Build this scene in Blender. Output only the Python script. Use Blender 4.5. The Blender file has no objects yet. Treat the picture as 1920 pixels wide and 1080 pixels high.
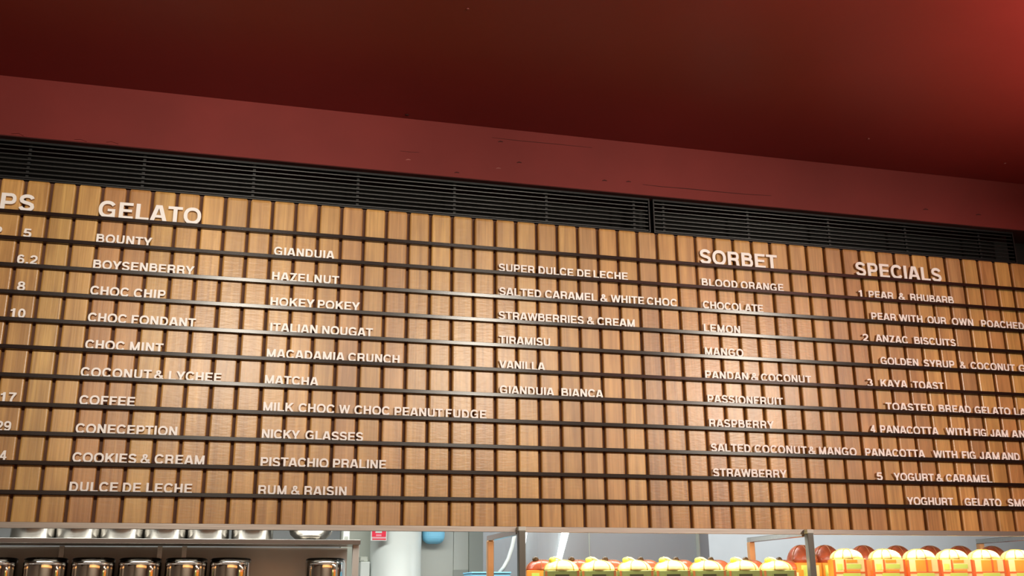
import bpy, bmesh, math, random
from mathutils import Vector, Matrix
random.seed(7)
sc = bpy.context.scene
COL = sc.collection

# ------------------------------------------------------------------ camera
R0 = Vector((0.96780926, -0.25157988, -0.00726653))     # camera right
R1 = Vector((0.06568664, 0.28035197, -0.95764714))      # camera down
R2 = Vector((0.24296194, 0.92634245, 0.28785266))       # camera forward
CAM = Vector((0.945505, -4.32208, 1.7))
F = 1923.0
cd = bpy.data.cameras.new('camera'); cam = bpy.data.objects.new('camera', cd); COL.objects.link(cam)
m = Matrix((R0, -R1, -R2)).transposed().to_4x4(); m.translation = CAM
cam.matrix_world = m
cd.sensor_width = 36.0; cd.lens = 36.0*F/1920.0; cd.clip_start = 0.05
sc.camera = cam

def at(u, v, Y):
    """point of the plane y = Y seen at pixel (u, v) of the 1920x1080 photograph"""
    d = R0*((u-960)/F) + R1*((v-540)/F) + R2
    return CAM + d*((Y-CAM.y)/d.y)

# ------------------------------------------------------------------ world, exposure
sc.view_settings.view_transform = 'Standard'; sc.view_settings.look = 'None'
sc.view_settings.gamma = 1.0; sc.view_settings.use_curve_mapping = False
sc.view_settings.exposure = 0.0
w = bpy.data.worlds.new('world'); sc.world = w; w.use_nodes = True
w.node_tree.nodes['Background'].inputs[0].default_value = (0.9, 0.95, 1, 1)
w.node_tree.nodes['Background'].inputs[1].default_value = 0.15

# ------------------------------------------------------------------ lights
def lamp(name, kind, loc, power, color=(1, .9, .78), size=.1, size_y=None, rot=(0, 0, 0), spot=None, blend=.6):
    l = bpy.data.lights.new(name, kind); l.energy = power; l.color = color
    if kind == 'AREA':
        l.size = size
        if size_y: l.shape = 'RECTANGLE'; l.size_y = size_y
    else:
        l.shadow_soft_size = size
        if kind == 'SPOT': l.spot_size = spot; l.spot_blend = blend
    o = bpy.data.objects.new(name, l); COL.objects.link(o); o.location = loc; o.rotation_euler = rot
    return o
def aim(o, target):
    o.rotation_euler = (Vector(target)-o.location).to_track_quat('-Z', 'Y').to_euler()
WARM = (1, .905, .765)
# lamps hanging over the customers' side, one for each sheen on the menu board
for x, z, e, tx, tz in ((.86, 3.39, 275, .15, 3.35), (2.70, 3.39, 255, 1.9, 3.35), (4.98, 3.28, 325, 3.6, 2.45)):
    l = lamp('track_spotlight', 'SPOT', (x, -3.6, z), e, WARM, .15, spot=math.radians(62), blend=1); aim(l, (tx, 0, tz))
# wide soft fill, added further back in the shop
lamp('fill_light', 'AREA', (1.6, -5.8, 3.7), 260, WARM, 5.0, 1.2)
# uplighter added unseen at the right to brighten the red ceiling
lamp('ceiling_fill', 'AREA', (4.8, -2.9, 2.5), 215, WARM, .5, .5, rot=(math.pi, 0, 0)).data.spread = math.radians(132)
# bright work area behind the board
lamp('kitchen_light', 'AREA', (1.4, .80, 2.70), 78, (.97, 1, .96), 4.2, .5)
lamp('kitchen_light', 'AREA', (4.8, 1.9, 2.70), 50, (.93, .98, 1), 3.4, .5, rot=(math.radians(35), 0, 0))

# ------------------------------------------------------------------ materials
def new_mat(name):
    m = bpy.data.materials.new(name); m.use_nodes = True
    return m, m.node_tree.nodes, m.node_tree.links, m.node_tree.nodes['Principled BSDF']
def plain(name, col, rough=.5, metal=0, bump=0, bscale=40, var=0, vscale=8, emit=None, coat=0, aniso=0, stretch=(1, 1, 1)):
    m, N, L, P = new_mat(name)
    P.inputs['Base Color'].default_value = (*col, 1); P.inputs['Roughness'].default_value = rough
    P.inputs['Metallic'].default_value = metal; P.inputs['Coat Weight'].default_value = coat
    P.inputs['Anisotropic'].default_value = aniso
    if emit:
        P.inputs['Emission Color'].default_value = (*emit[0], 1); P.inputs['Emission Strength'].default_value = emit[1]
    tc = N.new('ShaderNodeTexCoord'); mp = N.new('ShaderNodeMapping'); L.new(tc.outputs['Object'], mp.inputs[0])
    mp.inputs['Scale'].default_value = stretch
    if bump:
        n = N.new('ShaderNodeTexNoise'); n.inputs['Scale'].default_value = bscale; n.inputs['Detail'].default_value = 5
        L.new(mp.outputs[0], n.inputs[0]); b = N.new('ShaderNodeBump'); b.inputs['Strength'].default_value = bump
        b.inputs['Distance'].default_value = .01; L.new(n.outputs[0], b.inputs['Height']); L.new(b.outputs[0], P.inputs['Normal'])
    if var:
        n = N.new('ShaderNodeTexNoise'); n.inputs['Scale'].default_value = vscale; n.inputs['Detail'].default_value = 6
        L.new(mp.outputs[0], n.inputs[0]); r = N.new('ShaderNodeValToRGB')
        r.color_ramp.elements[0].position = .3; r.color_ramp.elements[1].position = .7
        r.color_ramp.elements[0].color = (*[c*(1-var) for c in col], 1); r.color_ramp.elements[1].color = (*[min(1, c*(1+var)) for c in col], 1)
        L.new(n.outputs[0], r.inputs[0]); L.new(r.outputs[0], P.inputs['Base Color'])
    return m
def wood_mat():
    m, N, L, P = new_mat('spotted_gum_wood')
    tc = N.new('ShaderNodeTexCoord'); oi = N.new('ShaderNodeObjectInfo')
    off = N.new('ShaderNodeVectorMath'); off.operation = 'SCALE'; off.inputs[0].default_value = (7.3, 3.1, 11.7)
    L.new(oi.outputs['Random'], off.inputs['Scale'])
    add = N.new('ShaderNodeVectorMath'); add.operation = 'ADD'; L.new(tc.outputs['Object'], add.inputs[0]); L.new(off.outputs[0], add.inputs[1])
    def noise(scale, stretch, detail=5, dist=0):
        mp = N.new('ShaderNodeMapping'); mp.inputs['Scale'].default_value = stretch; L.new(add.outputs[0], mp.inputs[0])
        n = N.new('ShaderNodeTexNoise'); n.inputs['Scale'].default_value = scale; n.inputs['Detail'].default_value = detail
        n.inputs['Distortion'].default_value = dist; L.new(mp.outputs[0], n.inputs[0]); return n
    fine = noise(60, (2.2, 1, .05), 6, .3); mid = noise(14, (1.6, 1, .12), 4, 1.2); big = noise(3.2, (1, 1, .8), 3)
    def ramp(src, a, b, c0, c1):
        r = N.new('ShaderNodeValToRGB'); r.color_ramp.elements[0].position = a; r.color_ramp.elements[1].position = b
        r.color_ramp.elements[0].color = (*c0, 1); r.color_ramp.elements[1].color = (*c1, 1); L.new(src.outputs[0], r.inputs[0]); return r
    def mul(a, b, f=1):
        x = N.new('ShaderNodeMix'); x.data_type = 'RGBA'; x.blend_type = 'MULTIPLY'; x.inputs['Factor'].default_value = f
        L.new(a, x.inputs['A']); L.new(b, x.inputs['B']); return x.outputs['Result']
    c = mul(oi.outputs['Color'], ramp(fine, .3, .72, (.84, .80, .76), (1.08, 1.08, 1.08)).outputs[0])
    c = mul(c, ramp(mid, .32, .66, (.76, .68, .60), (1.12, 1.12, 1.12)).outputs[0])
    c = mul(c, ramp(big, .3, .7, (.88, .84, .80), (1.08, 1.08, 1.06)).outputs[0])
    L.new(c, P.inputs['Base Color'])
    P.inputs['Roughness'].default_value = .42; P.inputs['Coat Weight'].default_value = .55; P.inputs['Coat Roughness'].default_value = .30
    wv = noise(110, (.25, 1, 1), 2); cb = N.new('ShaderNodeBump'); cb.inputs['Strength'].default_value = .3; cb.inputs['Distance'].default_value = .0022
    L.new(wv.outputs[0], cb.inputs['Height']); L.new(cb.outputs[0], P.inputs['Coat Normal'])
    b = N.new('ShaderNodeBump'); b.inputs['Strength'].default_value = .25; b.inputs['Distance'].default_value = .002
    L.new(fine.outputs[0], b.inputs['Height']); L.new(b.outputs[0], P.inputs['Normal'])
    return m
def stripe_mat(name, cols, axis, scale, rough=.45):
    """printed card: colour bands along one object axis"""
    m, N, L, P = new_mat(name)
    tc = N.new('ShaderNodeTexCoord'); sp = N.new('ShaderNodeSeparateXYZ'); L.new(tc.outputs['Object'], sp.inputs[0])
    mu = N.new('ShaderNodeMath'); mu.operation = 'MULTIPLY_ADD'; mu.inputs[1].default_value = scale; mu.inputs[2].default_value = .5; L.new(sp.outputs[axis], mu.inputs[0])
    r = N.new('ShaderNodeValToRGB'); r.color_ramp.interpolation = 'CONSTANT'; L.new(mu.outputs[0], r.inputs[0])
    e = r.color_ramp.elements
    while len(e) < len(cols): e.new(.5)
    for k, (p, c) in enumerate(cols): e[k].position = p; e[k].color = (*c, 1)
    L.new(r.outputs[0], P.inputs['Base Color']); P.inputs['Roughness'].default_value = rough
    return m

M = {}
M['wood'] = wood_mat()
M['red_ceiling'] = plain('dark_red_ceiling_paint', (.190, .014, .012), .42, bump=.05, bscale=6, var=.05, vscale=2)
M['red_wall'] = plain('dark_red_wall_paint', (.175, .022, .019), .62, bump=.10, bscale=9, var=.08, vscale=3)
M['red_wall'].node_tree.nodes['Principled BSDF'].inputs['Specular IOR Level'].default_value = .25
M['crack'] = plain('crack_and_lip_shade', (.05, .004, .003), .9, var=.2)
M['chip'] = plain('paint_chip', (.26, .07, .06), .7, var=.2)
M['rail'] = plain('rail_dark_metal', (.016, .007, .005), .24, metal=.0, var=.1)
M['rail'].node_tree.nodes['Principled BSDF'].inputs['IOR'].default_value = 1.4
M['black'] = plain('black_duct', (.004, .004, .004), .8, var=.2)
M['grille'] = plain('grille_dark_metal', (.007, .007, .008), .42, metal=.0, var=.1)
M['letter'] = plain('white_acrylic', (.97, .95, .94), .4, var=.02)
M['backing'] = plain('dark_brown_backing', (.10, .034, .014), .7, var=.2)
M['steel'] = plain('brushed_steel', (.50, .47, .43), .30, metal=1, bump=.06, bscale=120, stretch=(.04, 1, 1))
M['steel_v'] = plain('brushed_steel_upright', (.55, .53, .50), .24, metal=1, bump=.06, bscale=120, stretch=(1, 1, .04))
M['steel_front'] = plain('steel_front_post', (.16, .16, .145), .30, metal=.3, bump=.06, bscale=120, stretch=(1, 1, .04))
M['trim_steel'] = plain('satin_trim', (.36, .32, .29), .42, metal=.8, bump=.05, bscale=90, stretch=(.05, 1, 1))
M['glow'] = plain('added_warm_glow', (.9, .5, .2), .5, emit=((1, .45, .14), 1.3), var=.01)  # glow of the added wall strip, for warm reflections
M['orange_reflection'] = plain('post_orange_reflection', (.78, .42, .20), .35, metal=.7, var=.1)  # steel post with the boxes' orange reflection put into its colour
M['hood'] = plain('hood_steel', (.55, .57, .60), .36, metal=.25, bump=.05, bscale=100, stretch=(1, 1, .04))
M['steel_dull'] = plain('dull_steel_sheet', (.66, .60, .53), .45, metal=.75, var=.12, vscale=2)
M['chrome'] = plain('polished_chrome', (.78, .76, .73), .05, metal=1, bump=.02, bscale=5)
M['chrome_dark'] = plain('dark_lid_edge', (.03, .025, .02), .2, metal=.6, var=.1)
M['white_wall'] = plain('white_wall_paint', (.76, .79, .80), .6, bump=.03, bscale=30, var=.02)
M['grey_wall'] = plain('grey_green_wall', (.52, .55, .48), .6, bump=.03, bscale=30, var=.03)
M['white_gloss'] = plain('white_enamel', (.62, .66, .63), .35, var=.02)
M['grey_panel'] = plain('grey_laminate', (.58, .60, .55), .45, var=.05, vscale=1.5)
M['grey_dark'] = plain('grey_laminate_dark', (.36, .38, .34), .45, var=.05, vscale=1.5)
M['blue'] = plain('light_blue_plastic', (.26, .68, .95), .4, var=.03)
M['sign_red'] = plain('sign_red', (.75, .02, .06), .45, var=.03)
M['sign_pink'] = plain('sign_pink', (.85, .28, .36), .45, var=.03)
M['floor'] = plain('floor_tile', (.16, .14, .12), .4, var=.1)
M['plaster'] = plain('room_plaster', (.30, .25, .20), .7, var=.05)
M['counter'] = plain('orange_counter_timber', (.62, .26, .07), .4, var=.15, stretch=(1, 1, .2))
M['streak_glow'] = plain('reflection_streak_glow', (.9, .95, .9), .4, emit=((.93, 1, .95), 3.0), var=.01)  # glow standing in for bright reflections on the steel casing
M['lamp_shade'] = plain('lamp_shade', (.05, .045, .04), .5, var=.1)
M['wrap'] = plain('pale_yellow_wrap', (.88, .72, .27), .28, bump=.5, bscale=25, var=.12, vscale=18)
M['wrap_red'] = plain('orange_red_wrap', (.62, .14, .06), .3, bump=.4, bscale=25, var=.25, vscale=20)
M['wrap_dark'] = plain('brown_red_wrap', (.50, .11, .045), .3, bump=.4, bscale=25, var=.45, vscale=12)
M['wrap_line'] = plain('gold_seam', (.50, .27, .04), .4, var=.1)
M['knob'] = plain('gold_green_bow', (.55, .46, .04), .35, var=.35, vscale=30)
M['knob_dark'] = plain('dark_bow', (.13, .07, .02), .35, var=.3, vscale=30)
M['green_card'] = plain('olive_green_card', (.22, .27, .07), .5, var=.08)
M['brown_edge'] = plain('brown_card_edge', (.42, .14, .03), .5, var=.1)
M['window_dark'] = plain('dark_box_window', (.045, .05, .015), .3, var=.2)
M['orange_card'] = plain('orange_card', (.92, .30, .02), .45, var=.12, vscale=12)
M['lime_card'] = plain('lime_card', (.55, .72, .12), .5, var=.08)
M['cream_card'] = plain('cream_card', (.88, .72, .30), .5, var=.1)
M['orange_deep'] = plain('deep_orange_card', (.72, .13, .015), .5, var=.12)
M['red_card'] = plain('red_card', (.55, .08, .02), .5, var=.2)

# ------------------------------------------------------------------ mesh helpers
def put(name, me, mat, parent=None, loc=(0, 0, 0), rot=(0, 0, 0)):
    o = bpy.data.objects.new(name, me); COL.objects.link(o)
    if mat and not me.materials: me.materials.append(mat)
    if parent: o.parent = parent
    o.location = loc; o.rotation_euler = rot
    return o
def bm_mesh(bm, name, smooth=False, angle=None):
    bmesh.ops.recalc_face_normals(bm, faces=bm.faces)
    me = bpy.data.meshes.new(name); bm.to_mesh(me); bm.free()
    if smooth:
        for p in me.polygons: p.use_smooth = True
    return me
def add_box(bm, x0, x1, y0, y1, z0, z1, bev=0, seg=1):
    r = bmesh.ops.create_cube(bm, size=1)
    for v in r['verts']:
        v.co = Vector(((x0+x1)/2+v.co.x*(x1-x0), (y0+y1)/2+v.co.y*(y1-y0), (z0+z1)/2+v.co.z*(z1-z0)))
    if bev:
        es = list({e for v in r['verts'] for e in v.link_edges})
        bmesh.ops.bevel(bm, geom=es, offset=bev, segments=seg, affect='EDGES', profile=.5)
def box(name, x0, x1, y0, y1, z0, z1, mat, parent=None, bev=0, seg=1, origin=None):
    """box; mesh local to origin (default its centre)"""
    c = Vector(origin) if origin is not None else Vector(((x0+x1)/2, (y0+y1)/2, (z0+z1)/2))
    bm = bmesh.new(); add_box(bm, x0-c.x, x1-c.x, y0-c.y, y1-c.y, z0-c.z, z1-c.z, bev, seg)
    loc = c if parent is None else c-parent.location
    return put(name, bm_mesh(bm, name), mat, parent, loc)
def lathe_mesh(name, prof, n=40, closed_top=True, closed_bot=True):
    bm = bmesh.new(); rings = []
    for r, z in prof:
        rings.append([bm.verts.new((r*math.cos(2*math.pi*k/n), r*math.sin(2*math.pi*k/n), z)) for k in range(n)])
    for a, b in zip(rings, rings[1:]):
        for k in range(n): bm.faces.new((a[k], a[(k+1) % n], b[(k+1) % n], b[k]))
    if closed_bot: bm.faces.new(rings[0][::-1])
    if closed_top: bm.faces.new(rings[-1])
    me = bm_mesh(bm, name)
    for p in me.polygons: p.use_smooth = len(p.vertices) == 4
    return me
def tube_mesh(name, pts, r, n=8):
    bm = bmesh.new(); rings = []
    P = [Vector(p) for p in pts]
    for i, p in enumerate(P):
        t = (P[min(i+1, len(P)-1)]-P[max(i-1, 0)]).normalized()
        a = t.cross(Vector((0, 1, 0)));  a = a.normalized() if a.length > .1 else t.cross(Vector((1, 0, 0))).normalized()
        b = t.cross(a); rr = r[i] if isinstance(r, (list, tuple)) else r
        rings.append([bm.verts.new(p+a*rr*math.cos(2*math.pi*k/n)+b*rr*math.sin(2*math.pi*k/n)) for k in range(n)])
    for a, b in zip(rings, rings[1:]):
        for k in range(n): bm.faces.new((a[k], a[(k+1) % n], b[(k+1) % n], b[k]))
    bm.faces.new(rings[0][::-1]); bm.faces.new(rings[-1])
    return bm_mesh(bm, name, True)
def tag(o, label=None, cat=None, group=None, kind=None):
    if label: o['label'] = label
    if cat: o['category'] = cat
    if group: o['group'] = group
    if kind: o['kind'] = kind
    return o
def root(name, loc, label, cat, group=None):
    o = bpy.data.objects.new(name, None); COL.objects.link(o); o.location = loc; o.empty_display_size = .1
    return tag(o, label, cat, group)
KIDS = {}
def copy_tree(o, loc, label, group=None):
    c = o.copy(); COL.objects.link(c); c.location = loc; c['label'] = label
    if group: c['group'] = group
    def rec(src, dst):
        for ch in [x for x in ALL if x.parent == src]:
            d = ch.copy(); COL.objects.link(d); d.parent = dst; rec(ch, d)
    ALL = list(COL.objects); rec(o, c)
    return c

# ------------------------------------------------------------------ the room
CEIL = 3.822; FB = 3.5526; BT = 3.372; BB = 1.98
def struct(name, *a, **k): return tag(box(name, *a, **k), kind='structure')
struct('floor', -4, 10, -8, 3.2, -.1, 0, M['floor'])
struct('ceiling', -4, 10, -8, .5, CEIL, CEIL+.1, M['red_ceiling'])
struct('wall_left', -4.1, -4, -8, 3.2, 0, CEIL, M['plaster'])
struct('wall_right', 10, 10.1, -8, 3.2, 0, CEIL, M['plaster'])
struct('wall_front', -4, 10, -8.1, -8, 0, CEIL, M['plaster'])
struct('wall_back', -4, 10, 3.2, 3.3, 0, 2.9, M['white_wall'])
kc = struct('ceiling_kitchen', -4, 10, .5, 3.2, 2.75, 2.85, M['white_wall'])
# red bulkhead fascia above the grille, with its cracks and chips
fas = struct('wall_bulkhead', -4, 10, -.02, .5, FB, CEIL, M['red_wall'])
def ribbon(name, pts, width, mat, parent, th=.0012, Y=-.02):
    """thin sliver on the fascia through photo points"""
    bm = bmesh.new(); P = [at(u, v, Y) for u, v in pts]; n = len(P); rows = []
    for i, p in enumerate(P):
        wv = width*(.25+.75*math.sin(math.pi*(i+.35)/(n-.3)))
        rows.append([bm.verts.new((p.x-parent.location.x, y-parent.location.y, p.z+s*wv/2-parent.location.z)) for y in (Y-th, Y+.001) for s in (-1, 1)])
    for a, b in zip(rows, rows[1:]):
        bm.faces.new((a[0], b[0], b[1], a[1])); bm.faces.new((a[1], b[1], b[3], a[3])); bm.faces.new((a[2], b[2], b[0], a[0]))
    bm.faces.new((rows[0][0], rows[0][1], rows[0][3], rows[0][2])); bm.faces.new((rows[-1][0], rows[-1][2], rows[-1][3], rows[-1][1]))
    return put(name, bm_mesh(bm, name), mat, parent)
ribbon('paint_crack', [(1205, 346), (1240, 350), (1290, 354), (1340, 359), (1395, 364), (1446, 367)], .0036, M['crack'], fas)
ribbon('paint_crack', [(922, 258), (975, 264), (1040, 270), (1110, 277)], .0024, M['crack'], fas)
ribbon('paint_crack', [(750, 283), (768, 285), (786, 286)], .0016, M['crack'], fas)
for u, v, s in ((765, 300, 'chip'), (856, 324, 'crack'), (938, 266, 'crack'), (973, 305, 'crack'), (1133, 339, 'crack'), (1178, 341, 'crack'), (1735, 393, 'crack'), (1834, 403, 'crack'), (934, 316, 'chip')):
    ribbon('paint_chip', [(u-4, v), (u, v-1), (u+5, v)], .006, M[s], fas)
ribbon('paint_lump', [(22, 250), (36, 248), (44, 254)], .012, M['red_wall'], fas, th=.004)
ribbon('paint_lump', [(140, 261), (152, 260), (163, 265)], .010, M['red_wall'], fas, th=.004)
ribbon('paint_lump', [(200, 266), (209, 264), (222, 269)], .010, M['red_wall'], fas, th=.004)
cl = bpy.data.objects['ceiling']
for u, v, r in ((763, 215, .010), (877, 16, .006), (1628, 260, .007), (1884, 306, .006)):
    d = R0*((u-960)/F)+R1*((v-540)/F)+R2; p = CAM+d*((CEIL-CAM.z)/d.z)
    me = lathe_mesh('ceiling_dimple', [(r, -.004), (r*.8, -.006), (r*.3, -.0065)], 10)
    put('ceiling_dimple', me, M['crack'] if u < 800 else M['chip'], cl, p+Vector((0, 0, .003))-cl.location)
# plenum behind the grille and the solid box that carries the board
struct('wall_plenum', -4, 10, .16, .5, 2.75, FB, M['black'])
struct('trim_1', -4, 10, -.0185, .16, FB-.004, FB, M['crack'])  # underside lip of the fascia, its shade put into the dark red

# ------------------------------------------------------------------ ventilation grilles
def grille(x0, x1, mulls, label):
    g = root('ventilation_grille', ((x0+x1)/2, .03, BT+.01), label, 'vent', 'black grilles above the menu board')
    def part(name, a, b, y0, y1, z0, z1, bev=0): return box(name, a, b, y0, y1, z0, z1, M['grille'], g, bev)
    part('frame_rail', x0, x1, .012, .05, FB-.014, FB-.005); part('frame_rail', x0, x1, .012, .05, BT+.001, BT+.006)
    part('frame_end', x0, x0+.006, .012, .06, BT+.006, FB-.014); part('frame_end', x1-.006, x1, .012, .06, BT+.006, FB-.014)
    n = 8; L = x1-x0-.014
    bm = bmesh.new()
    sec = [(-.012, -.0035), (-.013, .0), (-.011, .0022), (.016, .0085), (.017, .0065), (-.008, -.004)]
    A = [bm.verts.new((-L/2, y, z)) for y, z in sec]; B = [bm.verts.new((L/2, y, z)) for y, z in sec]
    for i in range(6): bm.faces.new((A[i], A[(i+1) % 6], B[(i+1) % 6], B[i]))
    bm.faces.new(A[::-1]); bm.faces.new(B)
    me = bm_mesh(bm, 'louvre_blade')
    for k in range(n):
        z = BT+.016+(FB-BT-.034)*k/(n-1)*.955
        put('louvre_blade', me, M['grille'], g, (0, 0, z-g.location.z))
    for x in mulls: part('mullion', x-.006, x+.006, .036, .044, BT+.006, FB-.014)
    return g
grille(-1.6, 2.776, [-1.357, -.907, -.457, -.0079, .4497, .9109, 1.3696, 1.8162, 2.2605, 2.7034], 'long black louvred vent on the left, over gelato names')
grille(2.794, 4.86, [2.8573, 3.3098, 3.7613, 4.2105, 4.6591], 'black louvred vent on the right, over sorbet and specials')

# ------------------------------------------------------------------ menu board
PITCH = .1; RZ = [3.2206-.1128*k for k in range(11)]
board = root('menu_board', (2.7, 0, BB), 'long timber slat menu board crossed by eleven dark rails', 'menu board')
XA, XB = -1.6, 7.0
box('backing_panel', XA, XB, .022, .16, BB+.004, BT-.002, M['backing'], board)
def slat_mesh():
    W = .0878; T = .021; H = BT-BB-.004; r = .0075
    sec = []
    for cx, cy, a0 in ((W/2-r, r, -90), (W/2, T, None), (-W/2, T, None), (-W/2+r, r, 180)):
        if a0 is None: sec.append((cx, cy)); continue
        for k in range(4):
            a = math.radians(a0+30*k); sec.append((cx+r*math.cos(a), cy+r*math.sin(a)))
    # sec runs right-front arc, right back, left back, left-front arc
    bm = bmesh.new(); rows = []
    for z, ins in ((.003, .0), (H-.012, .0), (H-.004, .0015), (H, .006)):
        rows.append([bm.verts.new((x*(1-ins*2/W), max(y, ins*.7), z)) for x, y in sec])
    n = len(sec)
    for a, b in zip(rows, rows[1:]):
        for i in range(n): bm.faces.new((a[i], a[(i+1) % n], b[(i+1) % n], b[i]))
    bm.faces.new(rows[0][::-1]); bm.faces.new(rows[-1])
    return bm_mesh(bm, 'slat')
sm = slat_mesh()
LT = (.58, .338, .108); MD = (.54, .306, .098); PK = (.52, .286, .104); RD = (.49, .258, .090); DK = (.46, .262, .102); YL = (.60, .362, .115)
tone = {-1: LT, 0: MD, 1: YL, 2: LT, 3: RD, 4: RD, 5: YL, 6: LT, 7: LT, 8: MD, 9: MD, 10: LT, 11: LT, 12: MD, 13: PK, 14: LT, 15: PK, 16: LT, 17: LT, 18: YL, 19: MD, 20: LT,
        21: LT, 22: MD, 23: MD, 24: DK, 25: MD, 26: YL, 27: DK, 28: MD, 29: MD, 30: PK, 31: LT, 32: MD, 33: LT, 34: MD, 35: LT, 36: LT, 37: PK, 38: RD, 39: YL, 40: PK, 41: RD, 42: LT, 43: MD, 44: DK, 45: YL, 46: RD, 47: LT}
for k in range(-15, 69):
    # groove k lies at x = k * PITCH (photo count), so slat k spans k .. k+1
    o = put('slat', sm, M['wood'], board, ((k+.5)*PITCH-board.location.x, random.uniform(0, .0012), 0))
    t = tone.get(k, MD); j = random.uniform(.95, 1.06)
    o.color = (t[0]*j, t[1]*j*random.uniform(.98, 1.03), t[2]*j, 1)
def rail_mesh():
    L = XB-XA
    sec = [(.001, -.0085), (-.017, -.0085), (-.019, -.0065), (-.019, .0075), (-.0175, .0085), (-.016, .0075), (-.016, -.002), (.001, -.002)]
    bm = bmesh.new(); A = [bm.verts.new((-L/2, y, z)) for y, z in sec]; B = [bm.verts.new((L/2, y, z)) for y, z in sec]; n = len(sec)
    for i in range(n): bm.faces.new((A[i], A[(i+1) % n], B[(i+1) % n], B[i]))
    bm.faces.new(A[::-1]); bm.faces.new(B)
    return bm_mesh(bm, 'letter_rail')
rm = rail_mesh()
TILT = [.02, .02, .078, .062, .038, -.05, -.045, .03, .0, .02, -.02]     # each rail sits at its own slight tilt
for z, tl in zip(RZ, TILT): put('letter_rail', rm, M['rail'], board, ((XA+XB)/2-board.location.x, -.0008, z-BB), (tl, 0, 0))

# ------------------------------------------------------------------ letters
T = .21
def arc(cx, cy, rx, ry, a0, a1, n=12, p=2.3):
    out = []
    for i in range(n+1):
        a = math.radians(a0+(a1-a0)*i/n); c, s = math.cos(a), math.sin(a)
        out.append((cx+rx*math.copysign(abs(c)**(2/p), c), cy+ry*math.copysign(abs(s)**(2/p), s)))
    return out
h = T/2; hs = T*.43     # half widths: stems, horizontals
def bar(x0, y0, x1, y1): return ('q', [(x0, y0), (x1, y0), (x1, y1), (x0, y1)])
def dia(x0, y0, x1, y1, wd=T*1.08):   # slanted stem with flat (horizontal) ends, centres at the ends
    s = wd/2*math.hypot(x1-x0, y1-y0)/abs(y1-y0)
    return ('q', [(x0-s, y0), (x0+s, y0), (x1+s, y1), (x1-s, y1)])
def st(path, closed=False, wd=T): return ('s', path, closed, wd)
G = {}   # char: (advance, pieces); cap height 1
def glyph(c, adv, *pc): G[c] = (adv, pc)
Hh = .17
glyph('A', .98, dia(.13, 0, .43, 1, .2), dia(.85, 0, .55, 1, .2), bar(.25, .22, .73, .38))
glyph('B', .98, bar(.10, 0, .30, 1), st([(.2, 1-hs), (.55, 1-hs)]+arc(.58, .745, .185, .17, 90, -90, 8)+[(.2, .575)], wd=Hh), st([(.2, .545), (.58, .545)]+arc(.61, .315, .215, .23, 90, -90, 8)+[(.2, hs)], wd=Hh))
glyph('C', 1.0, st(arc(.52, .5, .37, .425, 32, 328, 22), wd=.185))
glyph('D', 1.0, bar(.10, 0, .30, 1), st([(.2, 1-hs), (.45, 1-hs)]+arc(.45, .5, .375, .5-hs, 90, -90, 12)+[(.2, hs)], wd=.178))
glyph('E', .92, bar(.10, 0, .30, 1), bar(.2, .83, .83, 1), bar(.2, .43, .78, .59), bar(.2, 0, .85, .17))
glyph('F', .85, bar(.10, 0, .30, 1), bar(.2, .83, .79, 1), bar(.2, .42, .70, .585))
glyph('G', 1.08, st(arc(.54, .5, .385, .425, 35, 318, 22), wd=.185), bar(.80, 0, .95, .53), bar(.56, .38, .95, .53))
glyph('H', 1.0, bar(.10, 0, .30, 1), bar(.70, 0, .90, 1), bar(.2, .43, .8, .60))
glyph('I', .39, bar(.095, 0, .295, 1))
glyph('J', .77, st([(.57, 1), (.57, .3)]+arc(.36, .29, .21, .205, 0, -180, 10)+[(.15, .36)], wd=.19))
glyph('K', 1.0, bar(.10, 0, .30, 1), dia(.83, 1, .22, .36, .2), dia(.88, 0, .47, .58, .2))
glyph('L', .85, bar(.10, 0, .30, 1), bar(.2, 0, .80, .17))
glyph('M', 1.15, bar(.10, 0, .29, 1), bar(.86, 0, 1.05, 1), dia(.20, 1, .575, 0, .17), dia(.95, 1, .575, 0, .17))
glyph('N', 1.0, bar(.10, 0, .29, 1), bar(.71, 0, .90, 1), dia(.19, 1, .81, 0, .19))
glyph('O', 1.08, st(arc(.54, .5, .39, .425, 0, 360, 28)[:-1], True, .185))
glyph('P', .93, bar(.10, 0, .30, 1), st([(.2, 1-hs), (.55, 1-hs)]+arc(.56, .675, .22, .24, 90, -90, 9)+[(.2, .435)], wd=.172))
glyph('R', 1.0, bar(.10, 0, .30, 1), st([(.2, 1-hs), (.57, 1-hs)]+arc(.59, .695, .215, .22, 90, -90, 9)+[(.2, .475)], wd=.172), st([(.58, .48), (.70, .43), (.765, .33), (.78, .16), (.83, 0)], wd=.19))
glyph('S', .92, st(arc(.465, .715, .29, .205, 12, 180, 10, 2.1)[:-1]+[(.175, .70), (.21, .60), (.34, .535), (.58, .475), (.73, .40), (.765, .29)]+arc(.465, .285, .30, .205, -8, -172, 10, 2.1), wd=.182))
glyph('T', .85, bar(.325, 0, .525, 1), bar(.03, .83, .82, 1))
glyph('U', 1.0, st([(.195, 1), (.195, .36)]+arc(.5, .36, .305, .275, 180, 360, 12)+[(.805, .36), (.805, 1)], wd=.19))
glyph('V', .92, dia(.12, 1, .46, 0, .2), dia(.80, 1, .46, 0, .2))
glyph('W', 1.31, dia(.12, 1, .375, 0, .18), dia(.655, 1, .375, 0, .17), dia(.655, 1, .935, 0, .17), dia(1.19, 1, .935, 0, .18))
glyph('X', .92, dia(.13, 1, .79, 0, .2), dia(.79, 1, .13, 0, .2))
glyph('Y', .92, dia(.12, 1, .46, .38, .2), dia(.80, 1, .46, .38, .2), bar(.36, 0, .56, .42))
glyph('Z', .85, bar(.06, .83, .79, 1), bar(.04, 0, .80, .17), dia(.66, .92, .18, .08, .2))
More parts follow.
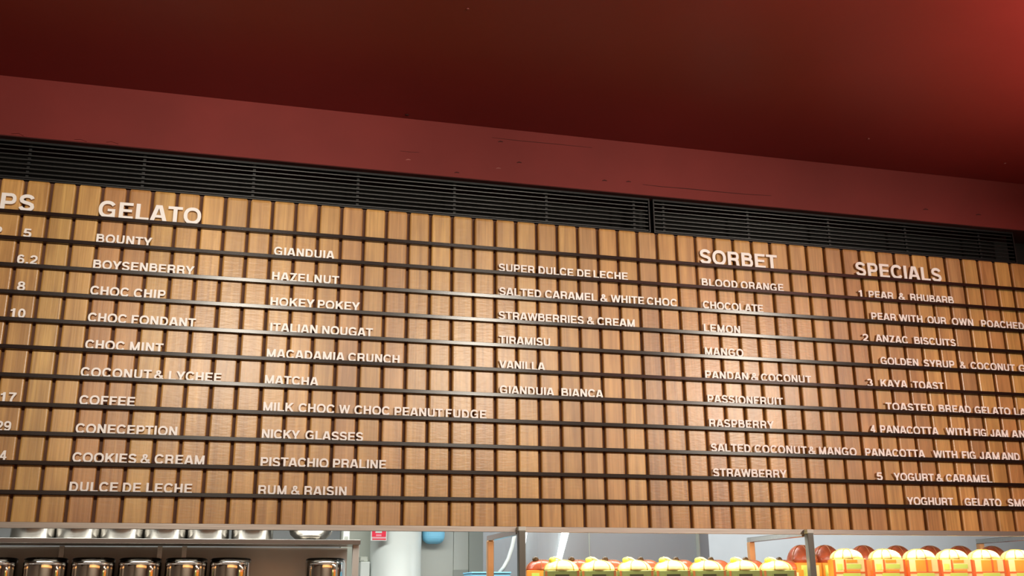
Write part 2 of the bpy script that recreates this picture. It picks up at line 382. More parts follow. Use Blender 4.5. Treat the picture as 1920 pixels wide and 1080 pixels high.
glyph('&', 1.0, st([(.86, .04), (.62, .34), (.34, .66), (.32, .80)]+arc(.45, .80, .135, .12, 180, 0, 8)+[(.57, .70), (.40, .56), (.22, .42), (.17, .28)]+arc(.42, .265, .25, .185, 180, 300, 8)+[(.70, .24), (.78, .46)], wd=.15))
glyph('1', .77, bar(.33, 0, .53, 1), st([(.12, .76), (.30, .80), (.44, .93)], wd=.14))
glyph('2', .77, st(arc(.385, .71, .25, .21, 175, 0, 10)+[(.63, .60), (.50, .42), (.22, .22), (.15, .08)], wd=.18), bar(.07, 0, .70, .165))
glyph('3', .77, st(arc(.375, .735, .225, .185, 165, -80, 10), wd=.17), st(arc(.375, .295, .26, .215, 88, -168, 12), wd=.175))
glyph('4', .77, bar(.44, 0, .62, 1), bar(.05, .22, .73, .37), dia(.12, .28, .50, .97, .17))
glyph('5', .77, bar(.16, .83, .66, 1), dia(.16, .50, .22, .95, .16), st([(.14, .52)]+arc(.38, .335, .26, .245, 120, -165, 14), wd=.175))
glyph('6', .77, st(arc(.385, .325, .24, .24, 0, 360, 18)[:-1], True, .17), st([(.62, .80)]+arc(.39, .60, .25, .315, 50, 180, 10)+[(.14, .33)], wd=.17))
glyph('7', .77, bar(.06, .82, .71, .99), st([(.64, .88), (.42, .55), (.32, .28), (.29, 0)], wd=.19))
glyph('8', .77, st(arc(.385, .735, .21, .185, 0, 360, 16)[:-1], True, .16), st(arc(.385, .29, .25, .215, 0, 360, 18)[:-1], True, .17))
glyph('9', .77, st(arc(.385, .675, .24, .24, 0, 360, 18)[:-1], True, .17), st([(.15, .20)]+arc(.38, .40, .25, .315, 230, 360, 10)+[(.63, .67)], wd=.17))
glyph('0', .77, st(arc(.385, .5, .245, .42, 0, 360, 24)[:-1], True, .18))
glyph('.', .38, bar(.09, 0, .29, .2))
LCACHE = {}
def glyph_mesh(c, size):
    key = (c, size)
    if key in LCACHE: return LCACHE[key]
    bm = bmesh.new(); TH = .006
    for i, pc in enumerate(G[c][1]):
        y0 = -.00015*i; y1 = TH+.00015*i
        def V(p, y): return bm.verts.new((p[0]*size, y, p[1]*size))
        if pc[0] == 'q':
            mx = sum(p[0] for p in pc[1][:2])/2, sum(p[0] for p in pc[1][2:])/2     # weight: swell each stroke a little sideways
            Q = [(p[0]+math.copysign(.013, p[0]-mx[0 if i_ < 2 else 1]), p[1]) for i_, p in enumerate(pc[1])]
            f = [V(p, y0) for p in Q]; b = [V(p, y1) for p in Q]
            bm.faces.new(f); bm.faces.new(b[::-1])
            for k in range(4): bm.faces.new((f[k], f[(k+1) % 4], b[(k+1) % 4], b[k]))
        else:
            path = []
            for q in pc[1]:
                if not path or math.hypot(q[0]-path[-1][0], q[1]-path[-1][1]) > .008: path.append(q)
            closed, wd = pc[2], pc[3]+.016; n = len(path); Lf = []; Rt = []
            for k in range(n):
                if closed: a, b = path[k-1], path[(k+1) % n]
                else: a, b = path[max(k-1, 0)], path[min(k+1, n-1)]
                p = path[k]; d1 = Vector((p[0]-a[0], p[1]-a[1])); d2 = Vector((b[0]-p[0], b[1]-p[1]))
                if d1.length < 1e-6: d1 = d2
                if d2.length < 1e-6: d2 = d1
                d1.normalize(); d2.normalize(); t = (d1+d2).normalized(); nn = Vector((-t.y, t.x)); mt = wd/2/max(.72, nn.dot(Vector((-d1.y, d1.x))))
                Lf.append((p[0]+nn.x*mt, p[1]+nn.y*mt)); Rt.append((p[0]-nn.x*mt, p[1]-nn.y*mt))
            fl = [V(p, y0) for p in Lf]; fr = [V(p, y0) for p in Rt]; bl = [V(p, y1) for p in Lf]; br = [V(p, y1) for p in Rt]
            for k in range(n if closed else n-1):
                j = (k+1) % n
                bm.faces.new((fl[k], fl[j], fr[j], fr[k])); bm.faces.new((bl[k], br[k], br[j], bl[j]))
                bm.faces.new((fl[k], bl[k], bl[j], fl[j])); bm.faces.new((fr[k], fr[j], br[j], br[k]))
            if not closed:
                bm.faces.new((fl[0], fr[0], br[0], bl[0])); bm.faces.new((fl[-1], bl[-1], br[-1], fr[-1]))
    me = bm_mesh(bm, 'letter'); LCACHE[key] = me; return me
ORD = ['top', 'second', 'third', 'fourth', 'fifth', 'sixth', 'seventh', 'eighth', 'ninth', 'tenth', 'bottom']
NUM = lambda r: ORD[r]
LY = -.0145   # front face of the letters
def line(rail, words, where, size=.0375, group='white menu lines on the rails', label=None):
    """words: (text, px left, px right); letters stand in the rail's channel"""
    z = RZ[rail]+.0065
    def wx(u):          # world x on the letter plane of this rail for image column u
        lo, hi = 200., 1100.
        for _ in range(40):
            mid = (lo+hi)/2
            if at(u, mid, LY).z > z+size/2: lo = mid
            else: hi = mid
        return at(u, lo, LY).x
    full = ' '.join(t for t, a, b in words)
    x_first = wx(words[0][1])
    g = root('menu_line', (x_first, LY, z), label or f'white {"heading" if size > .05 else "lettering"} {full}, {where}, on {NUM(rail)} rail', 'sign lettering', group)
    for t, a, b in words:
        x0, x1 = wx(a), wx(b)
        fc, lc = t[0], t[-1]
        adv = [G[c][0]*size for c in t]
        lb = min((p[0] for pc in G[fc][1] for p in pc[1]))*size
        if fc in 'CGOS0689': lb = .05*size
        if lc in 'CGOS0689': rb = .05*size
        else: rb = (G[lc][0]-max(p[0] for pc in G[lc][1] for p in pc[1]))*size
        if lc in 'PRBDJU': rb = .06*size
        need = (x1-x0)+lb+rb; tot = sum(adv)
        k = (need-tot)/(len(t)-1) if len(t) > 1 else 0
        sx = 1.0
        if len(t) > 1:
            lo_k = -.02*size
            if k < lo_k: sx = max(.72, need/(tot+lo_k*(len(t)-1))); k = (need-tot*sx)/(len(t)-1)
            elif k > .03*size: sx = min(1.22, need/(tot+.03*size*(len(t)-1))); k = (need-tot*sx)/(len(t)-1)
        else: sx = min(1.2, max(.75, need/tot))
        x = x0-lb*sx
        for c, ad in zip(t, adv):
            o = put('letter', glyph_mesh(c, size), M['letter'], g, (x-g.location.x, 0, random.uniform(-.0006, .0006)))
            o.scale = (sx, 1, 1); x += ad*sx+k
    return g
H = .072
line(0, [('PS', 2, 65)], 'cut off at the left edge', H, group='large white headings')
line(0, [('GELATO', 185, 377)], 'above BOUNTY', H, group='large white headings')
line(0, [('SORBET', 1312, 1457)], 'above BLOOD ORANGE', H, group='large white headings')
line(0, [('SPECIALS', 1604, 1765)], 'above the numbered specials', H, group='large white headings')
PR = 'white price figures at the left edge'
line(1, [('P', -14, 5), ('5', 44.5, 58)], 'in the price column', group=PR)
for r, t, a, b in ((2, '6.2', 32.5, 69.5), (3, '8', 32.5, 47.5), (4, '10', 19.5, 47.5), (7, '17', 1, 30), (8, '29', -8, 20.5), (9, '4', -1, 12)):
    line(r, [(t, a, b)], 'in the price column', group=PR)
GC = 'in the first gelato column'
line(1, [('BOUNTY', 181, 285)], GC)
line(2, [('BOYSENBERRY', 175, 364)], GC)
line(3, [('CHOC', 169.5, 242), ('CHIP', 251, 310)], GC)
line(4, [('CHOC', 165, 238), ('FONDANT', 247, 367)], GC)
line(5, [('CHOC', 160, 234), ('MINT', 244, 306)], GC)
line(6, [('COCONUT', 151.5, 284), ('&', 291, 307), ('LYCHEE', 317, 415)], GC)
line(7, [('COFFEE', 149, 253)], GC)
line(8, [('CONECEPTION', 142, 332.5)], GC)
line(9, [('COOKIES', 136, 256), ('&', 265.5, 282), ('CREAM', 290, 383)], GC)
line(10, [('DULCE', 130.5, 221), ('DE', 230.5, 264), ('LECHE', 274.5, 360)], GC)
GC = 'in the second gelato column'
line(1, [('GIANDUIA', 514, 627)], GC)
line(2, [('HAZELNUT', 510.5, 635.5)], GC)
line(3, [('HOKEY', 507.5, 589.5), ('POKEY', 596, 674.5)], GC)
line(4, [('ITALIAN', 507, 595.5), ('NOUGAT', 604, 699)], GC)
line(5, [('MACADAMIA', 500.5, 646), ('CRUNCH', 653, 749)], GC)
line(6, [('MATCHA', 497, 597)], GC)
line(7, [('MILK', 494, 551), ('CHOC', 560, 627.5), ('W', 636, 656), ('CHOC', 664.5, 731), ('PEANUT', 740, 830), ('FUDGE', 836, 912)], GC)
line(8, [('NICKY', 491, 562), ('GLASSES', 572.5, 681)], GC)
line(9, [('PISTACHIO', 489, 616), ('PRALINE', 624.5, 724)], GC)
line(10, [('RUM', 484.5, 537), ('&', 547.5, 562), ('RAISIN', 571, 650)], GC)
GC = 'in the third gelato column'
line(1, [('SUPER', 935, 1002.5), ('DULCE', 1010, 1075), ('DE', 1082.5, 1107), ('LECHE', 1113, 1177)], GC)
line(2, [('SALTED', 936, 1015), ('CARAMEL', 1022, 1119.5), ('&', 1127, 1139), ('WHITE', 1145.5, 1207.5), ('CHOC', 1213, 1269.5)], GC)
line(3, [('STRAWBERRIES', 935, 1094.5), ('&', 1102, 1114), ('CREAM', 1120, 1190)], GC)
line(4, [('TIRAMISU', 936, 1032)], GC)
line(5, [('VANILLA', 936, 1022)], GC)
line(6, [('GIANDUIA', 937, 1039), ('BIANCA', 1053, 1131)], GC)
GC = 'in the sorbet column'
line(1, [('BLOOD', 1316, 1383), ('ORANGE', 1389, 1469)], GC)
line(2, [('CHOCOLATE', 1318, 1431)], GC)
line(3, [('LEMON', 1320, 1388)], GC)
line(4, [('MANGO', 1322, 1394)], GC)
line(5, [('PANDAN', 1322.5, 1403), ('&', 1409.5, 1422), ('COCONUT', 1427, 1521)], GC)
line(6, [('PASSIONFRUIT', 1327, 1468)], GC)
line(7, [('RASPBERRY', 1330, 1451)], GC)
line(8, [('SALTED', 1333, 1407.5), ('COCONUT', 1415, 1512.5), ('&', 1517, 1530.5), ('MANGO', 1536, 1606)], GC)
line(9, [('STRAWBERRY', 1337, 1475)], GC)
GC = 'in the specials column'
line(1, [('1', 1610, 1618), ('PEAR', 1629, 1675), ('&', 1686, 1697.5), ('RHUBARB', 1707, 1788)], GC)
line(2, [('PEAR', 1634, 1680), ('WITH', 1686, 1729.5), ('OUR', 1739, 1774), ('OWN', 1785, 1825), ('POACHED', 1840, 1920)], GC)
line(3, [('2', 1618, 1628), ('ANZAC', 1642, 1702.5), ('BISCUITS', 1714.5, 1792)], GC)
line(4, [('GOLDEN', 1651, 1722), ('SYRUP', 1732, 1789.5), ('&', 1801, 1810.5), ('COCONUT', 1820, 1903), ('G', 1910, 1924)], GC)
line(5, [('3', 1627, 1637), ('KAYA', 1651, 1701), ('TOAST', 1712, 1769.5)], GC)
line(6, [('TOASTED', 1661, 1751), ('BREAD', 1760.5, 1820.5), ('GELATO', 1827.5, 1894.5), ('LA', 1902, 1924)], GC)
line(7, [('4', 1632, 1641), ('PANACOTTA', 1650.5, 1759.5), ('WITH', 1774, 1818), ('FIG', 1826, 1849.5), ('JAM', 1858, 1890), ('AN', 1897, 1922)], GC)
line(8, [('PANACOTTA', 1622.5, 1734), ('WITH', 1750.5, 1795), ('FIG', 1804, 1830), ('JAM', 1838, 1874), ('AND', 1878, 1912)], GC)
line(9, [('5', 1644.5, 1655), ('YOGURT', 1676, 1751), ('&', 1757, 1768), ('CARAMEL', 1774, 1860)], GC)
line(10, [('YOGHURT', 1701, 1787.5), ('GELATO', 1809, 1877.5), ('SMO', 1890, 1928)], GC)

# ------------------------------------------------------------------ display shelf under the board
trim = box('bottom_trim', XA, XB, -.001, .02, BB-.019, BB+.004, M['trim_steel'], board, bev=.001)
tag(trim, 'thin satin steel edge along the bottom')
SH = 1.50    # shelf the packages stand on, below the frame
shelf = root('display_shelf', (3.4, 0, 0), 'steel framed display shelf hanging below the slats, full of packages', 'display shelf')
xs_post = [2.1063, 3.4636, 4.82, 6.177]
for x in xs_post:
    box('front_post', x-.015, x+.015, -.034, -.003, 0, BB+.001, M['steel_front'], shelf, bev=.002)
    tag(box('post_cap', x-.017, x+.017, -.036, -.0025, BB-.016, BB+.002, M['white_gloss'], shelf, bev=.002), 'pale end cap of front post')
    box('rear_post', x-.015, x+.015, .535, .565, 0, BB-.028, M['orange_reflection'], shelf, bev=.002)
    box('side_rail', x-.013, x+.013, .0205, .566, BB-.028, BB-.004, M['steel_v'], shelf, bev=.002)
for a, b in zip(xs_post, xs_post[1:]):
    box('shelf_board', a+.016, b-.016, .0, .55, SH-.03, SH, M['steel'], shelf)
    # lit profile tucked behind the trim, which hides it from the customers' side
    lamp('shelf_light', 'AREA', ((a+b)/2, .045, BB-.004), 6, (1, .93, .80), (b-a)-.1, .03)

# --- boxes with domed tops
def dome_prof(R, h, n=8): return [(R*math.cos(math.pi/2*k/n*.97)**(.75 if h < .06 else 1.0), h*math.sin(math.pi/2*k/n)) for k in range(n+1)]
def seam_arc(R, h, ang, r=.0022):
    pr = dome_prof(R+.0008, h+.0008); pts = [(a*math.cos(ang), a*math.sin(ang), z) for a, z in pr]+[(-a*math.cos(ang), -a*math.sin(ang), z) for a, z in pr[::-1]]
    return tube_mesh('seam', pts, r, 6)
def green_box():
    W = .150; Hb = BOXH
    t = root('panettone_box', (0, 0, 0), '-', 'gift box')
    bm = bmesh.new(); add_box(bm, -W/2, W/2, -W/2, W/2, 0, Hb, .002); put('carton', bm_mesh(bm, 'carton'), M['green_card'], t)
    for s in (-1, 1):
        bm = bmesh.new(); add_box(bm, s*(W/2-.006)-.005, s*(W/2-.006)+.005, -W/2-.0015, -W/2+.004, .004, Hb-.001); put('edge_band', bm_mesh(bm, 'edge_band'), M['brown_edge'], t)
    bm = bmesh.new(); add_box(bm, -.036, .036, -W/2-.002, -W/2+.003, Hb-.075, Hb-.012); put('window_frame', bm_mesh(bm, 'window_frame'), M['green_card'], t)
    bm = bmesh.new(); add_box(bm, -.030, .030, -W/2-.003, -W/2+.002, Hb-.07, Hb-.016); put('dark_window', bm_mesh(bm, 'dark_window'), M['window_dark'], t)
    R = .077; h = .044
    d = put('dome', lathe_mesh('dome', dome_prof(R, h), 28), M['wrap'], t, (0, 0, Hb))
    for a in (.2, 1.25, 2.3): put('seam', seam_arc(R, h, a), M['wrap_line'], d)
    k = put('bow', lathe_mesh('bow', [(.008, 0), (.013, .006), (.0155, .014), (.013, .022), (.006, .026)], 14), M['knob'], t, (-.036, -.02, Hb+.032), (0, -.25, 0))
    put('strap', tube_mesh('strap', [(-.034, -.02, Hb+.057), (-.014, -.02, Hb+.053), (.0, -.024, Hb+.044), (.022, -.03, Hb+.035)], [.004, .005, .004, .003], 8), M['wrap'], t)
    return t
def orange_box(top):
    W = .150; Hb = BOXH2
    t = root('panettone_box', (0, 0, 0), '-', 'gift box')
    bm = bmesh.new(); add_box(bm, -W/2, W/2, -W/2, W/2, 0, Hb, .002); put('carton', bm_mesh(bm, 'carton'), M['orange_card'], t)
    def patch(n, x0, x1, z0, z1, m, d=.0015):
        bm = bmesh.new(); add_box(bm, x0, x1, -W/2-d, -W/2+.002, z0, z1); put(n, bm_mesh(bm, n), M[m], t)
    patch('printed_face', -.066, .066, .004, Hb-.001, 'cream_card', .001)
    for s in (-1, 1): patch('edge_band', s*.070-.005, s*.070+.005, .004, Hb-.004, 'orange_deep', .002)
    patch('printed_band', -.065, .065, Hb-.066, Hb-.058, 'orange_deep', .002)
    if not top:
        patch('printed_panel', -.058, -.034, Hb-.050, Hb-.022, 'lime_card', .002); patch('printed_panel', -.014, .034, Hb-.018, Hb-.004, 'orange_card', .002)
        patch('printed_panel', -.014, .050, Hb-.044, Hb-.024, 'lime_card', .002); patch('printed_band', -.026, -.018, Hb-.058, Hb-.002, 'orange_deep', .003)
        patch('printed_band', -.030, .045, Hb-.056, Hb-.048, 'orange_card', .002)
    else:
        patch('printed_panel', -.036, .010, Hb-.056, Hb-.004, 'orange_card', .002); patch('printed_panel', .018, .036, Hb-.056, Hb-.004, 'orange_card', .002)
        patch('printed_band', .010, .018, Hb-.058, Hb-.003, 'orange_deep', .003)
    patch('front_label', -.034, .044, Hb-.14, Hb-.064, 'lime_card', .0035)
    R = .076; h = .046
    d = put('dome', lathe_mesh('dome', dome_prof(R, h), 28), M['wrap'], t, (0, 0, Hb))
    for a in (.5, 1.2, 1.75): put('seam', seam_arc(R, h, a, .0026), M['wrap_line'], d)
    return t
def red_box(hgt, knob):
    W = .145
    t = root('panettone_box', (0, 0, 0), '-', 'gift box')
    bm = bmesh.new(); add_box(bm, -W/2, W/2, -W/2, W/2, 0, hgt-(0 if knob else .039), .002); put('carton', bm_mesh(bm, 'carton'), M['orange_card'], t)
    for x0_, m_ in ((-.05, 'lime_card'), (.012, 'cream_card')):
        bm = bmesh.new(); q_ = hgt-(0 if knob else .039); add_box(bm, x0_, x0_+.035, -W/2-.0015, -W/2+.002, q_-.07, q_-.012); put('printed_panel', bm_mesh(bm, 'printed_panel'), M[m_], t)
    R = .074; h = .046 if knob else .085
    if not knob: hgt -= .039
    d = put('dome', lathe_mesh('dome', dome_prof(R, h), 26), M['wrap_red'] if knob else M['wrap_dark'], t, (0, 0, hgt))
    for a in (.4, 1.5, 2.4): put('seam', seam_arc(R, h, a), M['brown_edge'], d)
    if knob: put('bow', lathe_mesh('bow', [(.008, 0), (.013, .006), (.0155, .013), (.012, .022), (.005, .026)], 14), M['knob_dark'], t, (-.028, -.02, hgt+.036))
    return t
YF = .125; YR = .40
z_l = at(1189, 1069.5, YF-.075).z; z_r = at(1722, 1048, YF-.075).z
z_lr = at(1082, 1069, YR-.07).z; z_rr = at(1745, 1024, YR).z-.046
BOXH = z_l-SH; BOXH2 = z_r-SH
def row(proto, us, v, Y, labels, group, z=SH, turn=0):
    for i, u in enumerate(us):
        p = at(u, v, Y); loc = (p.x, Y, z)
        if i == 0: proto.location = loc; proto['label'] = labels(i, len(us)); proto['group'] = group; proto.rotation_euler.z = -math.radians(turn)
        else: copy_tree(proto, loc, labels(i, len(us)), group)
N7 = ['first', 'second', 'third', 'fourth', 'fifth', 'sixth', 'seventh', 'eighth']
row(green_box(), [1052, 1120, 1189, 1257, 1323.5, 1390, 1454], 1060, YF, lambda i, n: f'green box with pale yellow dome and bow, {N7[i]} from left in front row', 'green boxes in front row', turn=14)
row(red_box(z_lr-SH, True), [1015, 1082, 1145, 1211, 1277, 1342, 1407, 1470], 1060, YR, lambda i, n: f'red orange domed box behind the green boxes, {N7[i]} from left', 'red boxes in rear row of left bay', turn=12)
pa, pb = orange_box(False), orange_box(True)
us = [1586, 1658, 1722, 1783, 1843, 1905]; kinds = [0, 0, 1, 0, 1, 1]; seen = {0: False, 1: False}
for i, (u, k) in enumerate(zip(us, kinds)):
    p = at(u, 1040, YF); loc = (p.x, YF, SH); src = pb if k else pa
    lab = (f'plain orange fronted box with pale dome, ' if k else f'lime and orange patterned box with pale dome, ')+f'{N7[i]} from left in right bay'
    if not seen[k]: src.location = loc; src['label'] = lab; src['group'] = 'orange boxes in right bay'; seen[k] = True; src.rotation_euler.z = -math.radians(22)
    else: copy_tree(src, loc, lab, 'orange boxes in right bay')
row(red_box(z_rr-SH, False), [1503, 1547, 1619, 1682, 1744, 1800, 1860], 1040, YR, lambda i, n: f'dark red domed box behind the orange boxes, {N7[i]} from left', 'dark red boxes in rear row of right bay')

# ------------------------------------------------------------------ steel rack with canisters (left)
YS = 1.15
zt = at(400, 1010.5, YS).z; zb = at(400, 1020, YS).z; xr = at(676, 1016, YS).x
rack = root('storage_rack', (0, YS, 0), 'open steel rack with two shelves of polished canisters', 'shelf rack')
XL = -2.2
box('top_shelf', XL, xr, YS, YS+.34, zb+.004, zt-.002, M['steel'], rack, bev=.002)
box('shelf_lip', XL, xr, YS-.006, YS, zb, zt, M['steel'], rack, bev=.002)
zl2 = zt-.42
box('lower_shelf', XL, xr, YS, YS+.36, zl2-.03, zl2, M['steel'], rack, bev=.002)
tag(box('back_panel', XL, xr-.03, YS+.36, YS+.37, 0, zb+.0, M['steel_dull'], rack), 'dull steel back panel')
for u, w_ in ((668, .034),):
    x = xr-.02; box('upright', x-.018, x+.016, YS+.008, YS+.036, 0, zb+.002, M['steel_dull'], rack, bev=.002)
for u in (116, 300, 346):
    x = at(u, 1030, YS+.34).x; box('bracket', x-.012, x+.012, YS+.335, YS+.36, zl2, zb+.003, M['steel_v'], rack)
box('upright', XL, XL+.035, YS+.02, YS+.05, 0, zb+.002, M['steel_v'], rack)
def canister(R, Hc, skin='chrome'):
    t = root('canister', (0, 0, 0), '-', 'canister')
    put('body', lathe_mesh('body', [(R*.97, 0), (R, .004), (R, Hc-.03), (R*.99, Hc-.012)], 48), M[skin], t)
    put('lid', lathe_mesh('lid', [(R*.985, Hc-.014), (R*.985, Hc-.010), (R*.96, Hc-.004), (R*.86, Hc), (R*.3, Hc+.002)], 48), M['chrome_dark'], t)
    put('lid_band', lathe_mesh('lid_band', [(R*1.001, Hc-.032), (R*1.008, Hc-.029), (R*1.008, Hc-.025), (R*1.001, Hc-.022)], 48), M['chrome'], t)
    return t
YC = YS+.15
def can_row(proto, spans, v, z, labels, group):
    for i, (a, b) in enumerate(spans):
        p = at((a+b)/2, v, YC); loc = (p.x, YC, z)
        if i == 0: proto.location = loc; proto['label'] = labels[i]; proto['group'] = group
        else: copy_tree(proto, loc, labels[i], group)
R = (at(390, 1060, YC).x-at(309, 1060, YC).x)/2*.985
htop = at(350, 1045, YC-R).z-zl2
spans = [(-50, 32), (44, 128), (134, 217), (222, 304), (309, 390), (393, 472), (570, 650)]
can_row(canister(R, htop), spans, 1060, zl2, [f'polished canister on lower shelf, {n}' for n in ('cut by left edge', 'second from left edge', 'third from left edge', 'fourth from left edge', 'fifth from left edge', 'sixth, beside the gap', 'alone right of the gap')], 'canisters on the lower shelf')
can_row(canister(R*1.02, .2, 'steel_v'), [(c-41, c+41) for c in (63, 147, 229, 310, 390, 473)], 1003, zt, [f'chrome canister on top shelf, base only showing, {n}' for n in ('cut by left edge', 'second from left', 'third from left', 'fourth from left', 'fifth from left', 'next to the steel bowl')], 'canisters on the top shelf')
p = at(582, 1003, YC)
bowl = root('steel_bowl', (p.x, YC, zt), 'wide polished steel bowl on top shelf, right of the canisters', 'bowl')
put('bowl_body', lathe_mesh('bowl_body', [(.055, 0), (.075, .006), (.105, .03), (.125, .07), (.13, .11)], 40, closed_top=False), M['chrome'], bowl)
put('foot_ring', lathe_mesh('foot_ring', [(.06, 0), (.064, .003), (.06, .005)], 32), M['chrome_dark'], bowl)
p = at(650, 1003, YS+.02)
tg = root('price_tag', (p.x, YS+.03, zt), 'small pale tag standing at the right end of top shelf', 'tag')
box('tag_card', p.x-.016, p.x+.016, YS+.03, YS+.033, zt, zt+.045, M['white_gloss'], tg)
box('tag_print', p.x-.010, p.x+.008, YS+.028, YS+.031, zt+.006, zt+.018, M['grey_dark'], tg)

# ------------------------------------------------------------------ things behind: wall, column, panels
YW = 2.1
x0 = at(676, 1040, YW).x; x1 = at(700, 1040, YW).x
struct('wall_partition', at(640, 1040, YW+.1).x, at(790, 1040, YW+.1).x, YW+.14, YW+.24, 0, 2.75, M['grey_wall'])
pc = at(742, 1030, YW); rad = (at(790, 1030, YW).x-at(695, 1030, YW).x)/2
col = root('white_column', (pc.x, YW, 0), 'round white column behind the board, beside the red sticker', 'column')
put('shaft', lathe_mesh('shaft', [(rad, 0), (rad, 2.72)], 48), M['white_gloss'], col)
put('base_ring', lathe_mesh('base_ring', [(rad+.01, 0), (rad+.01, .08), (rad, .1)], 48), M['steel'], col)
sg = root('safety_sticker', (at(710, 1000, YW-.16).x, YW-.16, at(710, 1000, YW-.16).z), 'small red and white safety sticker at top of the column', 'sign')
def sgb(n, u0, u1, v0, v1, mat, d):
    a = at(u0, v0, YW-.17); b = at(u1, v1, YW-.17); box(n, a.x, b.x, YW-.17-d, YW-.166, b.z, a.z, mat, sg)
sgb('sticker_back', 696, 725, 980, 1014, M['white_gloss'], .001)
sgb('red_field', 698, 723.5, 982, 1007, M['sign_red'], .002)
sgb('pink_band', 698, 723.5, 1008, 1009.6, M['sign_pink'], .002)
sgb('red_band', 698, 723.5, 1010, 1012.5, M['sign_red'], .002)
sgb('white_symbol', 704, 716, 993, 999.5, M['white_gloss'], .003)
sgb('pink_symbol', 705, 715, 1002, 1005.5, M['sign_pink'], .003)
a = at(676, 1053, YW-.05); b = at(692, 1110, YW-.05)
wb = root('wall_dispenser', (a.x, YW, a.z), 'white dispenser box fixed between rack and column', 'dispenser')
box('dispenser_body', a.x, b.x, YW-.05, YW+.13, b.z, a.z, M['white_gloss'], wb, bev=.004)
box('dispenser_top', a.x, b.x-.01, YW-.03, YW+.13, a.z, a.z+.03, M['grey_wall'], wb, bev=.004)
box('dispenser_catch', a.x+.006, a.x+.022, YW-.035, YW-.03, a.z+.004, a.z+.010, M['grey_dark'], wb)
# tall cabinet of grey panels
YP = 2.2
def px_box(n, u0, u1, v, Y, depth, z0, z1, mat, parent, **k):
    return box(n, at(u0, v, Y).x, at(u1, v, Y).x, Y, Y+depth, z0, z1, mat, parent, **k)
cab = root('tall_cabinet', (at(850, 1030, YP).x, YP, 0), 'tall grey laminate cabinet right of the white column', 'cabinet')
px_box('door_panel', 786, 850, 1030, YP, .3, 0, 2.6, M['grey_panel'], cab, bev=.002)
px_box('door_panel', 850.6, 878.5, 1030, YP, .3, 0, 2.6, M['grey_panel'], cab, bev=.002)
px_box('side_panel', 880, 911, 1030, YP-.02, .3, 0, 2.6, M['grey_dark'], cab, bev=.002)
px_box('drawer_front', 850, 878.5, 1075, YP-.015, .02, .6, at(860, 1068, YP-.015).z, M['grey_dark'], cab, bev=.002)
bl = root('blue_cover', (at(812, 1000, YP-.02).x, YP-.03, at(812, 1005, YP-.02).z), 'light blue rounded plastic cover high on the grey cabinet', 'cover')  # plain blue plastic cover
bm = bmesh.new(); a = at(791, 975, YP-.03); b = at(832, 1020.5, YP-.03)
add_box(bm, a.x-bl.location.x, b.x-bl.location.x, -.07, .03, b.z-bl.location.z, a.z-bl.location.z, .046, 5)
put('cover_shell', bm_mesh(bm, 'cover_shell'), M['blue'], bl)
put('cover_mount', bm_mesh((lambda q: (add_box(q, -.03, .03, .025, .034, -.03, .03), q)[1])(bmesh.new()), 'cover_mount'), M['grey_dark'], bl)
# stainless extraction hood: big curved steel body behind the display shelf
YH = 1.55
hx0 = at(922, 1030, YH).x; hx1 = at(1337, 1030, YH).x
hood = root('steel_casing', ((hx0+hx1)/2, YH, 0), 'broad curved stainless steel casing behind the green boxes', 'steel casing')
bm = bmesh.new(); n = 24; W2 = (hx1-hx0)/2; rings = []
for z, s in ((0, 1.0), (1.2, 1.0), (2.7, 1.0)):
    r = []
    for k in range(n+1):
        t = k/n; x = -W2+2*W2*t; y = .0+.22*(abs(2*t-1)**3.0 if t < .5 else .25*abs(2*t-1)**2)
        r.append(bm.verts.new((x*s, y, z)))
    rings.append(r)
for a, b in zip(rings, rings[1:]):
    for k in range(n): bm.faces.new((a[k], a[k+1], b[k+1], b[k]))
bmesh.ops.solidify(bm, geom=list(bm.faces), thickness=.01)
put('casing_shell', bm_mesh(bm, 'casing_shell', False), M['hood'], hood)
for u in (1105, 1312):
    x = at(u, 1030, YH).x; tag(box('panel_seam', x-.003, x+.003, YH-.004 if u < 1200 else YH+.0, YH+.06, 0, 2.7, M['grey_dark'], hood), None)
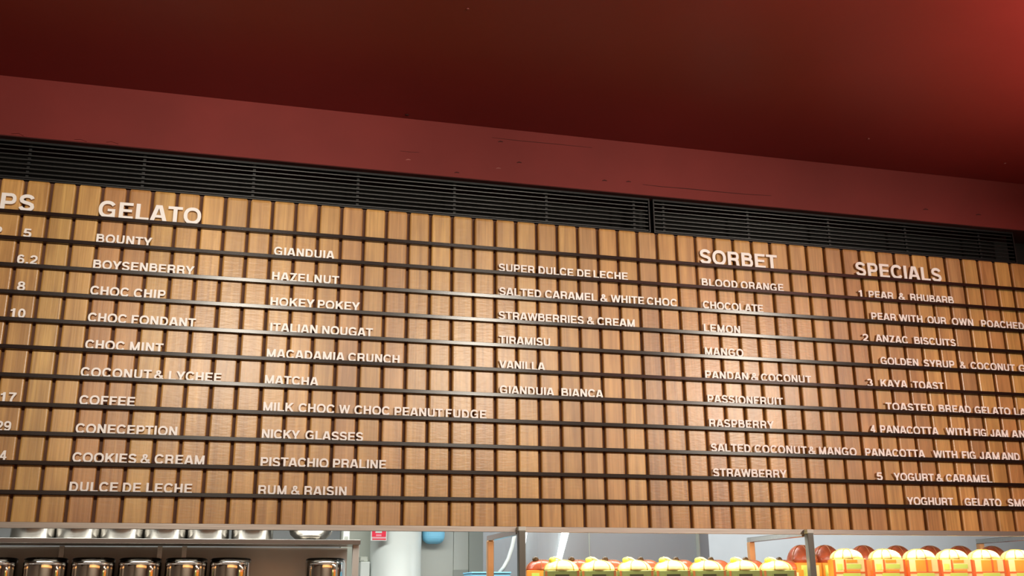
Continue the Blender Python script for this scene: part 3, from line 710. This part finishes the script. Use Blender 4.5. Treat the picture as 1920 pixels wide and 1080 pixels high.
def strip(u0, v0, u1, v1, w0, w1, Y):  # bright reflections on the casing, built as tapered glowing tubes
    a, b = at(u0, v0, Y), at(u1, v1, Y); d = b-a; a2 = a-d*.6; L = hood.location
    o = put('reflection_streak', tube_mesh('reflection_streak', [a2-b, a-b, (a-b)*.5, Vector((0, 0, 0))], [w0*.5, w0*.5, (w0+w1)*.25, w1*.5], 12), M['streak_glow'], hood, b-L)
    put('streak_cap', tube_mesh('streak_cap', [Vector((0, 0, .0)), Vector((0, 0, -.012))], w1*.6, 10), M['steel'], o)
    return tag(o, 'slanting white reflection streak')
YT = YH-.02
px = (YT+4.32)/1923
strip(1060, 997, 1046, 1058, 15*px, 10*px, YT)
strip(984, 997, 978, 1052, 10*px, 5*px, YT)
# blue tray behind left post
bt = root('blue_bin', (at(930, 1080, 1.3).x, 1.3, 0), 'tall light blue bin behind the left rear post', 'bin')
a = at(885, 1073, 1.3); b = at(957, 1073, 1.3)
box('bin_body', a.x, b.x, 1.3, 1.52, 0, b.z-.006, M['blue'], bt, bev=.003)
box('bin_rim', a.x-.004, b.x+.004, 1.295, 1.525, b.z-.006, b.z+.002, M['blue'], bt, bev=.002)
# curved bright reflection on the casing, built as a solid pale tube
pts = [at(u, v, YH-.02) for u, v in ((967, 975), (966, 985), (964, 1005), (960, 1025), (953, 1048), (945, 1063), (936, 1074))]
hs_ = put('curved_streak', tube_mesh('curved_streak', [q-pts[0] for q in pts], .011, 10), M['white_gloss'], hood, pts[0]-hood.location)
tag(hs_, 'thin pale curved reflection streak')
put('curved_streak_end', tube_mesh('curved_streak_end', [pts[-1]-pts[0], pts[-1]-pts[0]+Vector((-.012, 0, -.018))], .013, 10), M['steel'], hs_)
# low counter and glowing wall strip, added out of frame for warm reflections
struct('added_glow_strip', -2, 8, -7.99, -7.9, 2.25, 2.5, M['glow'])
cn = root('added_counter', (2.3, -1.2, 0), 'long orange timber counter added unseen below the board', 'counter')
box('counter_front', -1.5, 6, -1.5, -1.46, 0, 1.1, M['counter'], cn); box('counter_top', -1.55, 6.05, -1.55, -.95, 1.1, 1.14, M['counter'], cn)
